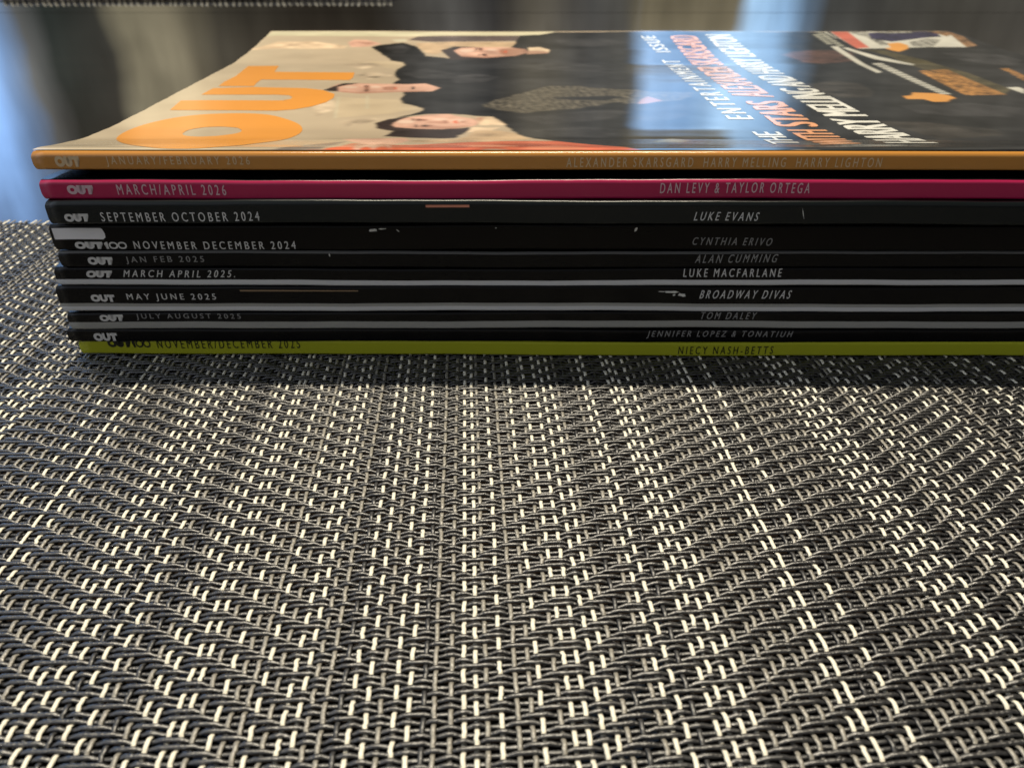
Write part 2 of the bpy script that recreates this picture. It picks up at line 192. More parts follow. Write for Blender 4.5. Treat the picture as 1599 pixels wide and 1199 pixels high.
 ('red_hi',[(1.69, 1.95), (9.48, 8.12), (15.82, 1.95), (10.98, 0.79)]),
 ('cream_dim',[(142.29, 207.05), (145.07, 207.17), (144.68, 203.79), (141.98, 203.79)]),
 ('cream_dim',[(141.84, 202.51), (144.59, 202.63), (144.23, 199.37), (141.55, 199.37)]),
 ('cream_dim',[(141.41, 198.09), (144.12, 198.21), (143.69, 194.85), (141.05, 194.85)]),
 ('cream_dim',[(140.92, 193.63), (143.6, 193.75), (143.18, 190.46), (140.56, 190.46)]),
 ('cream_dim',[(140.43, 189.24), (143.08, 189.36), (142.68, 186.18), (140.1, 186.18)]),
 ('cream_dim',[(145.33, 212.59), (148.4, 212.6), (148.61, 210.24), (145.55, 210.24)]),
 ('cream_dim',[(145.42, 208.83), (148.52, 208.95), (148.14, 205.33), (145.12, 205.33)]),
 ('cream_dim',[(145.03, 204.04), (148.09, 204.16), (147.71, 200.6), (144.73, 200.6)]),
 ('cream_dim',[(144.63, 199.31), (147.65, 199.43), (147.22, 195.83), (144.28, 195.83)]),
 ('cream_dim',[(144.14, 194.49), (147.12, 194.61), (146.72, 191.13), (143.81, 191.13)]),
 ('cream_dim',[(143.69, 189.84), (146.64, 189.96), (146.23, 186.54), (143.36, 186.54)]),
 ('cream_dim',[(143.23, 185.26), (146.14, 185.38), (145.74, 182.03), (142.9, 182.03)]),
 ('white',[(140.44, 147.0), (144.35, 147.12), (143.87, 143.59), (140.06, 143.59)]),
 ('white',[(139.84, 142.13), (143.71, 142.3), (143.02, 138.46), (139.28, 138.46)]),
 ('white',[(139.07, 137.06), (142.88, 137.24), (142.24, 133.56), (138.56, 133.56)]),
 ('white',[(138.33, 132.17), (142.08, 132.34), (141.43, 128.73), (137.81, 128.73)]),
 ('white',[(137.62, 127.45), (141.29, 127.57), (140.69, 124.13), (137.12, 124.13)]),
 ('white',[(136.93, 122.85), (140.54, 122.96), (139.96, 119.64), (136.45, 119.64)]),
 ('white',[(136.27, 118.41), (139.83, 118.53), (139.24, 115.27), (135.78, 115.27)]),
 ('white',[(135.59, 114.05), (139.1, 114.17), (138.54, 111.02), (135.13, 111.02)]),
 ('white',[(134.95, 109.85), (138.41, 109.97), (137.79, 106.78), (134.43, 106.78)]),
 ('white',[(134.24, 105.62), (137.65, 105.73), (137.06, 102.65), (133.75, 102.65)]),
 ('white',[(133.55, 101.49), (136.91, 101.61), (136.34, 98.65), (133.09, 98.65)]),
 ('white',[(132.87, 97.49), (136.18, 97.61), (135.62, 94.7), (132.41, 94.7)]),
 ('white',[(132.25, 93.65), (135.47, 93.72), (134.95, 90.93), (131.78, 90.93)]),
 ('white',[(131.61, 89.88), (134.82, 90.0), (134.27, 87.21), (131.15, 87.21)]),
 ('white',[(130.99, 86.22), (134.13, 86.29), (133.61, 83.62), (130.54, 83.62)]),
]
TITLE= [('O', [(-86.55, 21.49), (-87.75, 28.35), (-88.0, 35.27), (-86.74, 40.38), (-84.43, 45.48), (-80.84, 50.07), (-76.17, 52.86), (-70.28, 53.96), (-64.06, 53.96), (-59.05, 52.39), (-57.34, 50.53), (-53.41, 46.24), (-49.45, 41.13), (-47.27, 34.81), (-46.85, 27.55), (-48.4, 21.83), (-49.82, 16.56), (-50.91, 16.56), (-53.55, 11.94), (-56.47, 4.96), (-60.18, 1.64), (-63.67, 1.5), (-67.23, 1.64), (-70.86, 1.95), (-74.86, 5.86), (-81.62, 13.08)], [(-73.74, 27.55), (-74.23, 31.52), (-73.93, 34.01), (-71.4, 36.89), (-67.29, 37.59), (-63.18, 36.2), (-61.18, 32.37), (-61.24, 29.93), (-61.92, 28.35), (-65.14, 25.28), (-68.86, 24.21), (-72.17, 25.28)]), ('U', [(-86.88, 57.98), (-88.45, 71.53), (-78.48, 71.88), (-58.29, 71.53), (-59.92, 71.88), (-58.28, 73.74), (-58.16, 76.59), (-59.79, 79.61), (-63.82, 80.59), (-74.0, 80.59), (-85.49, 80.59), (-85.24, 91.8), (-73.77, 94.01), (-66.53, 93.13), (-57.22, 92.21), (-51.59, 88.95), (-46.97, 81.99), (-46.37, 75.66), (-47.4, 69.15), (-50.32, 62.98), (-54.35, 58.79), (-58.77, 57.16), (-68.13, 57.68)], None), ('T', [(-84.67, 95.57), (-85.29, 103.81), (-84.73, 116.2), (-86.5, 139.45), (-75.71, 140.33), (-73.97, 125.29), (-73.52, 125.58), (-46.56, 125.29), (-45.71, 113.64), (-46.25, 108.69), (-69.89, 108.69), (-74.63, 108.69), (-74.43, 101.38), (-73.79, 95.57)], None)]
ZS = {1: (41.56, 45.08), 2: (35.81, 39.67), 3: (30.77, 35.42), 4: (24.98, 30.5), 5: (21.28, 24.84), 6: (17.05, 21.14), 7: (11.01, 16.9), 8: (6.8, 10.86), 9: (3.44, 6.64), 10: (0.05, 3.6)}
X0 = {1: -93.89, 2: -93.99, 3: -94.23, 4: -95.05, 5: -94.68, 6: -97.02, 7: -97.84, 8: -97.22, 9: -98.68, 10: -97.24}
TXT = {(1, 0): (-89.42, -84.54, 42.18, 44.29), (1, 1): (-79.41, -51.28, 42.18, 44.29), (1, 2): (10.63, 72.19, 42.18, 44.04), (2, 0): (-88.63, -83.4, 36.85, 38.65), (2, 1): (-78.68, -57.0, 36.72, 38.78), (2, 2): (29.43, 59.12, 36.98, 39.03), (3, 0): (-90.91, -85.96, 31.31, 32.91), (3, 1): (-83.46, -51.22, 31.31, 33.18), (3, 2): (36.76, 49.62, 31.57, 33.31), (4, 0): (-90.69, -79.93, 25.26, 26.8), (4, 1): (-78.45, -44.87, 25.26, 26.94), (4, 2): (37.2, 53.61, 26.1, 27.76), (5, 0): (-88.75, -83.51, 21.86, 23.57), (5, 1): (-80.79, -64.42, 22.0, 23.71), (5, 2): (38.32, 55.33, 22.43, 24.28), (6, 0): (-90.48, -85.06, 18.82, 20.42), (6, 1): (-82.57, -58.85, 18.96, 20.56), (6, 2): (36.3, 57.03, 19.11, 21.0), (7, 0): (-90.74, -85.63, 13.3, 14.96), (7, 1): (-82.95, -63.76, 13.45, 15.26), (7, 2): (40.33, 59.74, 14.21, 16.16), (8, 0): (-90.11, -84.92, 8.84, 10.39), (8, 1): (-82.08, -59.25, 9.0, 10.55), (8, 2): (41.03, 53.21, 9.0, 10.7), (9, 0): (-92.94, -87.68, 3.76, 5.69), (9, 1): (29.81, 61.9, 4.57, 6.48), (10, 0): (-90.65, -81.05, 1.82, 3.76), (10, 1): (-79.62, -47.54, 1.65, 3.92), (10, 2): (37.37, 58.64, 0.67, 2.63)}
SP = {'wb0': (-94.57, 30.43), 'wb1': (-83.54, 27.35), 'or0': (-16.99, 35.02), 'or1': (-8.4, 34.1), 'sc1': (-28.88, 29.41), 'sc2': (-26.61, 29.82), 'sc3': (-23.38, 29.27), 'sc4': (-3.28, 29.82), 'sc5': (25.32, 29.55), 'sc6': (-38.07, 24.28), 'dm0': (31.56, 16.16), 'dm1': (37.95, 14.36), 'l0': (56.75, 34.5), 'l1': (58.16, 31.31), 'tan0': (-58.2, 16.75), 'tan1': (-32.93, 16.16)}

# ---------------------------------------------------------------- helpers
def principled(name, col, rough=.4, spec=.5, coat=0, noise=0.0, nscale=300, rvar=0.0, bump=0.0, bscale=200, stretch=(1, 1, 1)):
    m = bpy.data.materials.new(name); m.use_nodes = True
    t = m.node_tree; b = t.nodes['Principled BSDF']
    b.inputs['Roughness'].default_value = rough; b.inputs['Specular IOR Level'].default_value = spec
    b.inputs['Base Color'].default_value = (*col, 1); b.inputs['Coat Weight'].default_value = coat
    b.inputs['Coat Roughness'].default_value = .42
    tcn = t.nodes.new('ShaderNodeTexCoord'); mp = t.nodes.new('ShaderNodeMapping'); t.links.new(tcn.outputs['Object'], mp.inputs[0])
    mp.inputs['Scale'].default_value = stretch
    if noise or rvar:
        n = t.nodes.new('ShaderNodeTexNoise'); n.inputs['Scale'].default_value = nscale; n.inputs['Detail'].default_value = 4
        t.links.new(mp.outputs[0], n.inputs['Vector'])
        if noise:
            mx = t.nodes.new('ShaderNodeMix'); mx.data_type = 'RGBA'
            t.links.new(n.outputs['Fac'], mx.inputs['Factor'])
            mx.inputs['A'].default_value = (*[c * (1 - noise) for c in col], 1)
            mx.inputs['B'].default_value = (*[min(1, c * (1 + noise)) for c in col], 1)
            t.links.new(mx.outputs['Result'], b.inputs['Base Color'])
        if rvar:
            r = t.nodes.new('ShaderNodeMapRange'); t.links.new(n.outputs['Fac'], r.inputs[0])
            r.inputs[1].default_value = .3; r.inputs[2].default_value = .7
            r.inputs[3].default_value = max(.02, rough - rvar); r.inputs[4].default_value = rough + rvar
            t.links.new(r.outputs[0], b.inputs['Roughness'])
    if bump:
        n2 = t.nodes.new('ShaderNodeTexNoise'); n2.inputs['Scale'].default_value = bscale; n2.inputs['Detail'].default_value = 3
        t.links.new(mp.outputs[0], n2.inputs['Vector'])
        bp = t.nodes.new('ShaderNodeBump'); bp.inputs['Strength'].default_value = bump; bp.inputs['Distance'].default_value = .0005
        t.links.new(n2.outputs['Fac'], bp.inputs['Height']); t.links.new(bp.outputs[0], b.inputs['Normal'])
    return m

def tag(o, label, cat, group=None, kind=None):
    o['label'] = label; o['category'] = cat
    if group: o['group'] = group
    if kind: o['kind'] = kind
    return o

def link(name, me, mats, parent=None):
    if not isinstance(mats, (list, tuple)): mats = [mats]
    for m in mats: me.materials.append(m)
    me.name = name
    o = bpy.data.objects.new(name, me); C.objects.link(o)
    if parent: o.parent = parent
    return o

def np_mesh(name, V, Q, mi=None, smooth=True):
    me = bpy.data.meshes.new(name)
    me.vertices.add(len(V)); me.vertices.foreach_set('co', np.asarray(V, np.float32).ravel())
    nq = len(Q)
    me.loops.add(nq * 4); me.loops.foreach_set('vertex_index', np.asarray(Q, np.int32).ravel())
    me.polygons.add(nq); me.polygons.foreach_set('loop_start', np.arange(nq, dtype=np.int32) * 4)
    if mi is not None: me.polygons.foreach_set('material_index', np.asarray(mi, np.int32))
    me.polygons.foreach_set('use_smooth', np.full(nq, smooth))
    me.update(calc_edges=True); me.validate()
    return me

def grid_quads(nu, nv, base=0):
    i, j = np.meshgrid(np.arange(nu - 1), np.arange(nv - 1), indexing='ij')
    a = base + i * nv + j
    return np.stack([a, a + nv, a + nv + 1, a + 1], -1).reshape(-1, 4)

# ---------------------------------------------------------------- the table
m_table = principled('black lacquered wood', (.014, .010, .0075), rough=.03, spec=.5, noise=.35, nscale=9, stretch=(.25, 3, 1))
table = bpy.data.objects.new('dining_table', None); C.objects.link(table); table.location = (0, .6, -.00125)
tag(table, 'glossy black dining table top with a thin joint across it, under everything', 'table')
def leaf(y0, y1):
    bm = bmesh.new(); bmesh.ops.create_cube(bm, size=1)
    for v in bm.verts:
        v.co = (v.co.x * 3.2, (y0 + y1) / 2 - .6 + v.co.y * (y1 - y0), -.014 + v.co.z * .028)
    bmesh.ops.bevel(bm, geom=bm.edges[:], offset=.0016, segments=3, affect='EDGES')
    me = bpy.data.meshes.new('table_leaf'); bm.to_mesh(me); bm.free()
    return link('table_leaf', me, m_table, table)
leaf(-.35, 1.028); leaf(1.0292, 2.1)

# ---------------------------------------------------------------- woven placemats
PW, PF = 1.68, .96                      # warp and weft pitch, millimetres
NW, NF = 262, 306
m_cream = principled('cream vinyl yarn', (.80, .765, .64), rough=.38, noise=.22, nscale=1400, bump=.35, bscale=2200)
m_taupe = principled('taupe vinyl yarn', (.25, .235, .20), rough=.40, spec=1.0, noise=.25, nscale=1400, bump=.35, bscale=2200)
m_dark = principled('dark vinyl yarn', (.03, .03, .031), rough=.42, spec=.9, noise=.2, nscale=900)
m_weft = principled('charcoal vinyl yarn', (.009, .0088, .0098), rough=.38, spec=1.0, coat=.8, noise=.3, nscale=1200, bump=.35, bscale=2200)
cc = 131                                # column of the pattern's centre line
wx = (np.arange(NW) - cc) * PW
wx = wx + rng.normal(0, .08, NW)
fy = (np.arange(NF)) * PF
kk = np.abs(np.arange(NW) - cc)
def draft():
    """which warp ends lie on top at which pick: two-up two-down floats whose phase makes plain stripes, chevrons and flat cords"""
    up = np.zeros((NW, NF), bool); j = np.arange(NF)
    rr = random.Random(3); style = {k: rr.random() for k in range(200)}
    for i in range(NW):
        k = int(kk[i]); s = style[k]; w = 2
        if k <= 2: p = 2 * k
        elif k <= 6: p = 2 * k + (1 if s > .5 else 0); w = 3 if k == 4 else 2
        elif k <= 22: p = -k + (1 if s < .2 else 0); w = 3 if s > .93 else 2
        elif k <= 28: p = k if k % 3 else k + 2
        elif k <= 45: p = -int(.62 * k); w = 3 if s > .93 else 2
        elif k <= 52: p = k if k % 3 else k + 2
        elif k <= 72: p = -k + (2 if s < .2 else 0); w = 3 if s > .93 else 2
        elif k <= 78: p = 2 * k
        else: p = k
        up[i] = ((j + p) % 4) < w
    return up
UP = draft()
def warp_colours():
    rr = random.Random(8); col = {}
    for k in range(200):
        r = rr.random()
        if k in (0,): c = 1
        elif k in (1, 6, 9): c = 0
        elif k in (4, 5): c = 1
        elif k in (3,): c = 2
        elif 24 <= k <= 27 or 46 <= k <= 50: c = 0 if r < .92 else 1
        elif 29 <= k <= 45: c = 0 if r < .26 else (1 if r < .92 else 2)
        elif k > 52: c = 0 if r < .24 else (1 if r < .58 else 2)
        else: c = 0 if r < .33 else (1 if r < .86 else 2)
        col[k] = c
    return np.array([col[int(k)] for k in kk])
WC = warp_colours()
def bow(x): return .00035 * x * x

def tube_block(P, ra, rb, side):
    """P: (n, s, 3) centre lines; oval section ra (in the mat's plane) x rb (upright); side: plane direction per line"""
    n, s, _ = P.shape; K = 6
    th = np.arange(K) * 2 * np.pi / K
    up = np.array([0, 0, 1.0])
    sq = lambda t: np.sign(t) * np.abs(t) ** .8
    off = sq(np.cos(th))[:, None] * side[None, :] * ra + sq(np.sin(th))[:, None] * up[None, :] * rb
    V = (P[:, :, None, :] + off[None, None]).reshape(-1, 3)
    li, si, ki = np.meshgrid(np.arange(n), np.arange(s - 1), np.arange(K), indexing='ij')
    a = (li * s + si) * K + ki; b = (li * s + si) * K + (ki + 1) % K
    Q = np.stack([a, b, b + K, a + K], -1)
    if side[0] == 0: Q = Q[..., ::-1]
    caps = []
    return V, Q.reshape(-1, 4), n * (s - 1) * K

def build_mat_mesh():
    A = .21
    # warp: runs along y
    ys = np.sort(np.concatenate([fy - .20 * PF, fy + .20 * PF])); ys = np.concatenate([[fy[0] - 3.0], ys, [fy[-1] + 3.0]])
    zw = np.repeat(np.where(UP, A, -A), 2, axis=1); zw = np.concatenate([zw[:, :1], zw, zw[:, -1:]], 1)
    zw[:, [0, -1]] *= .3
    X = wx[:, None] + rng.normal(0, .05, zw.shape) + np.cumsum(rng.normal(0, .012, zw.shape), 1)
    Y = ys[None, :] + bow(wx)[:, None]
    Y[:, 0] += rng.uniform(-.6, .6, NW); Y[:, -1] += rng.uniform(-.6, .6, NW)
    Pw = np.stack([X, Y, zw + rng.normal(0, .03, zw.shape)], -1)
    V1, Q1, n1 = tube_block(Pw, .325, .17, np.array([1.0, 0, 0]))
    mi1 = np.repeat(WC, n1 // NW)
    # weft: runs along x
    xs = np.sort(np.concatenate([wx - .24 * PW, wx + .24 * PW])); xs = np.concatenate([[wx[0] - 2.5], xs, [wx[-1] + 2.5]])
    zf = np.repeat(np.where(UP.T, -A, A), 2, axis=1); zf = np.concatenate([zf[:, :1], zf, zf[:, -1:]], 1)
    Yf = fy[:, None] + bow(xs)[None, :] + rng.normal(0, .03, zf.shape)
    Pf = np.stack([np.repeat(xs[None, :], NF, 0), Yf, zf + rng.normal(0, .02, zf.shape)], -1)
    V2, Q2, n2 = tube_block(Pf, .35, .24, np.array([0, 1.0, 0]))
    V = np.concatenate([V1, V2]); Q = np.concatenate([Q1, Q2 + len(V1)])
    mi = np.concatenate([mi1, np.full(len(Q2), 3)])
    V[:, 2] -= .46                       # highest yarn just under z = 0
    return np_mesh('placemat', V * MM, Q, mi)
mat = link('placemat', build_mat_mesh(), [m_cream, m_taupe, m_dark, m_weft])
mat.location = (-.010, -.054, -.0002); mat.rotation_euler = (0, 0, R(3.2))
tag(mat, 'woven charcoal and cream vinyl placemat lying under the stack of magazines', 'placemat', 'woven placemats on the table')
mat2 = mat.copy(); C.objects.link(mat2)
mat2.scale = (1.3, 1, 1); mat2.location = (-.467, 1.235 + .293, -.0002); mat2.rotation_euler = (0, 0, R(180.4))
mat2['label'] = 'woven placemat across the table, only its blurred near edge showing at the top'

def hem():
    """rolled near edge of the far mat with pale whip stitches round it"""
    bm = bmesh.new(); V = []; K = 10; y0 = -.0545 * 0
    rr = random.Random(4)
    def tube(pts, r, n=6):
        rings = []
        for i, p in enumerate(pts):
            p = Vector(p); t = (Vector(pts[min(i + 1, len(pts) - 1)]) - Vector(pts[max(i - 1, 0)])).normalized()
            a = t.cross(Vector((0, 0, 1))) if abs(t.z) < .9 else t.cross(Vector((1, 0, 0))); a.normalize(); b_ = t.cross(a)
            rings.append([bm.verts.new(p + r * (math.cos(2 * math.pi * k / n) * a + math.sin(2 * math.pi * k / n) * b_)) for k in range(n)])
        for A_, B_ in zip(rings, rings[1:]):
            for k in range(n): bm.faces.new((A_[k], A_[(k + 1) % n], B_[(k + 1) % n], B_[k]))
        bm.faces.new(rings[0][::-1]); bm.faces.new(rings[-1])
    tube([(x, .294 + rr.uniform(-.0003, .0003), .0026) for x in np.linspace(-.222, .222, 60)], .0026, 10)
    n0 = len(bm.faces)
    for i in range(62):
        x = -.219 + i * .0072 + rr.uniform(-.0009, .0009); w = rr.uniform(-.0012, .0012)
        tube([(x + w * math.sin(a), .294 + .0031 * math.cos(a), .0026 + .0031 * math.sin(a)) for a in np.linspace(-.9, 2.4, 9)], rr.uniform(.0007, .0012), 6)
    for i, f_ in enumerate(bm.faces): f_.material_index = 0 if i < n0 else 1; f_.smooth = True
    bmesh.ops.recalc_face_normals(bm, faces=bm.faces[:])
    me = bpy.data.meshes.new('stitched_hem'); bm.to_mesh(me); bm.free()
    return link('stitched_hem', me, [m_weft, m_cream], mat2)
hem()

# ---------------------------------------------------------------- magazines
Y0 = 146.0; LEN = 300.0; DEP = 213.0; SKEW = .06
PV = np.array([0, 2, 9, 21.6, 35, 52, 76, 110, 146, 175, 199, 213.])
PZ = np.array([45.2, 45.5, 44.2, 42.6, 41.9, 41.7, 41.5, 41.1, 40.9, 42.2, 43.9, 45.0])
_v = np.arange(-12, 226, .25); _z = np.interp(_v, PV, PZ); _z[_v > 213] = 45.0 + (_v[_v > 213] - 213) * .08
_k = np.exp(-.5 * (np.arange(-24, 25) / 9) ** 2); _k /= _k.sum(); _zs = np.convolve(np.pad(_z, 24, 'edge'), _k, 'valid')
def zc(u, v):
    w = np.clip(v / 40, 0, 1) * .16 * np.sin(u * .045 + v * .02) * np.sin(v * .035 + 1)
    nearspine = np.exp(-((v - 6) / 5) ** 2) * .35 * np.clip((np.asarray(u) - 60) / 60, 0, 1)
    return np.interp(v, _v, _zs) + w + nearspine

def paper(name, col, rough=.30, coat=0, noise=.12, nscale=40, spec=.14):
    return principled(name, col, rough=rough, coat=coat, spec=spec, noise=noise, nscale=nscale, stretch=(.25, 1, 1), rvar=.05)
m_pages = principled('page edges', (.66, .63, .57), rough=.7, noise=.25, nscale=3000, stretch=(.01, .01, 1))
m_orange = paper('orange cover stock', (.50, .225, .045), rough=.2, spec=.5); m_mag = paper('magenta cover stock', (.40, .014, .075), rough=.22, spec=.4)
m_black = paper('black cover stock', (.0018, .0018, .0024), rough=.28, spec=.18, noise=.4); m_teal = paper('dark green black cover stock', (.004, .0065, .007), rough=.25, spec=.3, noise=.3)
m_brown = paper('brown black cover stock', (.004, .0032, .0028), noise=.3); m_lime = paper('olive lime cover stock', (.36, .38, .024))
m_white = paper('white cover stock', (.55, .56, .57)); m_grey = paper('grey cover stock', (.30, .30, .28)); m_ink = principled('black ink', (.012, .013, .006), rough=.35)
m_edge_hi = paper('painted edge highlight', (.10, .10, .098))  # grey strip painting the highlight along the slim black magazine's upper spine edge
m_print = principled('white spine lettering', (.54, .54, .53), rough=.4, noise=.15, nscale=2500)
m_print_dim = principled('grey spine lettering', (.22, .22, .22), rough=.4, noise=.2, nscale=2500)
m_print_warm = principled('pale lettering on orange', (.62, .47, .28), rough=.4, noise=.12, nscale=2500)
m_print_pink = principled('pale lettering on magenta', (.60, .42, .46), rough=.4, noise=.12, nscale=2500)
m_scuff = principled('bare paper of a scuff', (.60, .60, .56), rough=.7, noise=.3, nscale=4000)
m_salmon = paper('salmon cover print', (.62, .25, .16))

def wob(seed):
    r = random.Random(seed); ph = [r.uniform(0, 6.28) for _ in range(4)]
    def ends(x): return 1.0
    def f(x): return ends(x) * (.16 * np.sin(x * .021 + ph[0]) + .08 * np.sin(x * .057 + ph[1])) + .04 * np.sin(x * .16 + ph[2]) + .022 * np.sin(x * .41 + ph[3])
    return f

def shell(prof, x0, mats_idx, inset, f, thick=.22):
    """prof: (n,2) of (y depth, z) from front cover's fore edge round the spine to the back cover's fore edge"""
    prof = np.array(prof); nx = 110; xs = np.linspace(0, LEN, nx); n = len(prof)
    s = np.linspace(-1, 1, nx)
    X = x0 + xs[:, None] + np.zeros((1, n)); X = X + np.where(xs[:, None] < 1e-6, inset[None, :], 0) - np.where(xs[:, None] > LEN - 1e-6, inset[None, :], 0)
    wz = f(x0 + xs)[:, None] * np.ones((1, n))
    V = np.stack([X, Y0 + prof[None, :, 0] + 0 * X, prof[None, :, 1] + wz], -1).reshape(-1, 3)
    Q = grid_quads(nx, n); mi = np.tile(np.array(mats_idx), nx - 1)
    return np_mesh('cover', V * MM, Q[:, ::-1], mi)

def block(zt, zb, x0, f, y_in=1.2):
    """page block between the two cover heights, a hair inside them"""
    vs_ = np.array([y_in, 4, 9, 16, 25, 40, 70, 110, 144, 165, 190, DEP - .6]); nx = 40
    xs = np.linspace(.5, LEN - .5, nx); g = f(x0 + xs)
    top = zt(np.repeat((x0 + xs)[:, None], len(vs_), 1), np.repeat(vs_[None], nx, 0)) - .28 + g[:, None]
    bot = np.repeat(zb(vs_)[None], nx, 0) + .28 + g[:, None]
    X = np.repeat((x0 + xs)[:, None], len(vs_), 1); Y = np.repeat(Y0 + vs_[None], nx, 0); nv = len(vs_)
    Vt = np.stack([X, Y, top], -1).reshape(-1, 3); Vb = np.stack([X, Y, bot], -1).reshape(-1, 3)
    V = np.concatenate([Vt, Vb]); o = nx * nv
    Q = [grid_quads(nx, nv)[:, ::1], grid_quads(nx, nv, o)[:, ::-1]]
    def strip(a):
        a = np.array(a); return np.stack([a[:-1], a[1:], a[1:] + o, a[:-1] + o], -1)
    Q += [strip(np.arange(nv)), strip((nx - 1) * nv + np.arange(nv))[:, ::-1], strip(np.arange(nx) * nv)[:, ::-1], strip(np.arange(nx) * nv + nv - 1)]
    return np_mesh('page_block', V * MM, np.concatenate(Q), smooth=False)

# lettering ------------------------------------------------------
def text_tris(s, bold=.03, space=1.0):
    """flat letters; weight comes from three copies a hair apart sideways and in height (z in millimetres)"""
    cu = bpy.data.curves.new('t', 'FONT'); cu.body = s; cu.size = 1; cu.space_character = space; cu.space_word = 1.0 / space * 1.15; cu.resolution_u = 4
    ob = bpy.data.objects.new('t', cu); C.objects.link(ob)
    dg = bpy.context.evaluated_depsgraph_get(); dg.update()
    me = bpy.data.meshes.new_from_object(ob.evaluated_get(dg))
    bpy.data.objects.remove(ob); bpy.data.curves.remove(cu)
    bm = bmesh.new(); bm.from_mesh(me); g0 = bm.verts[:] + bm.edges[:] + bm.faces[:]
    for n, dx in ((1, -bold), (2, bold)):
        d = bmesh.ops.duplicate(bm, geom=g0)
        for v in d['geom']:
            if isinstance(v, bmesh.types.BMVert): v.co.x += dx; v.co.z = n * .008
    bm.to_mesh(me); bm.free(); return me
def ring(cx, cy, rx, ry, ix, iy, n=28, sq=2.0):
    V = []; F = []
    for i in range(n):
        a = 2 * math.pi * i / n; c, s = math.cos(a), math.sin(a)
        pc = math.copysign(abs(c) ** (2 / sq), c); ps = math.copysign(abs(s) ** (2 / sq), s)
        V += [(cx + rx * pc, cy + ry * ps), (cx + ix * pc, cy + iy * ps)]
    for i in range(n):
        j = (i + 1) % n; F.append((2 * i, 2 * j, 2 * j + 1, 2 * i + 1))
    return V, F
def logo_mesh(hundred=False):
    """heavy wide three letter masthead (and thin wide figures after it)"""
    bm = bmesh.new()
    def add(V, F):
        vs = [bm.verts.new((x, y, 0)) for x, y in V]
        for f in F: bm.faces.new([vs[i] for i in f])
    add(*ring(.62, .5, .62, .5, .26, .20, 32, 2.3))
    U = [(1.20, 1.0), (1.20, .42)] + [(1.72 + .52 * math.cos(a), .46 + .46 * math.sin(a)) for a in np.linspace(math.pi * 1.02, math.pi * 1.98, 12)] + [(2.24, .42), (2.24, 1.0), (1.88, 1.0), (1.88, .42)] \
        + [(1.72 + .16 * math.cos(a), .44 + .14 * math.sin(a)) for a in np.linspace(-.2, -math.pi + .2, 6)] + [(1.56, .42), (1.56, 1.0)]
    add(U, [tuple(range(len(U)))])
    T = [(2.20, 1.0), (2.20, .66), (2.52, .66), (2.52, 0), (2.90, 0), (2.90, .66), (3.22, .66), (3.22, 1.0)]
    add(T, [tuple(range(len(T)))])
    if hundred:
        add([(3.40, .8), (3.40, .62), (3.58, .68), (3.58, 0), (3.82, 0), (3.82, 1), (3.66, 1)], [tuple(range(7))])
        add(*ring(4.42, .5, .52, .5, .34, .30, 28, 2.2)); add(*ring(5.44, .5, .52, .5, .34, .30, 28, 2.2))
    bmesh.ops.triangulate(bm, faces=bm.faces[:])
    me = bpy.data.meshes.new('logo'); bm.to_mesh(me); bm.free(); return me
def place_flat(me, fn, box, shear=0.0):
    """stretch a flat mesh into box=(a0,a1,b0,b1) then map (a,b) to millimetres with fn"""
    co = np.zeros(len(me.vertices) * 3, np.float32); me.vertices.foreach_get('co', co); co = co.reshape(-1, 3)
    lo, hi = co.min(0), co.max(0)
    a = box[0] + (co[:, 0] - lo[0]) / (hi[0] - lo[0]) * (box[1] - box[0]); b = box[2] + (co[:, 1] - lo[1]) / (hi[1] - lo[1]) * (box[3] - box[2])
    a = a + shear * (b - box[2])
    me.vertices.foreach_set('co', (np.array(fn(a, b, co[:, 2])).T * MM).astype(np.float32).ravel()); me.update()
    return me

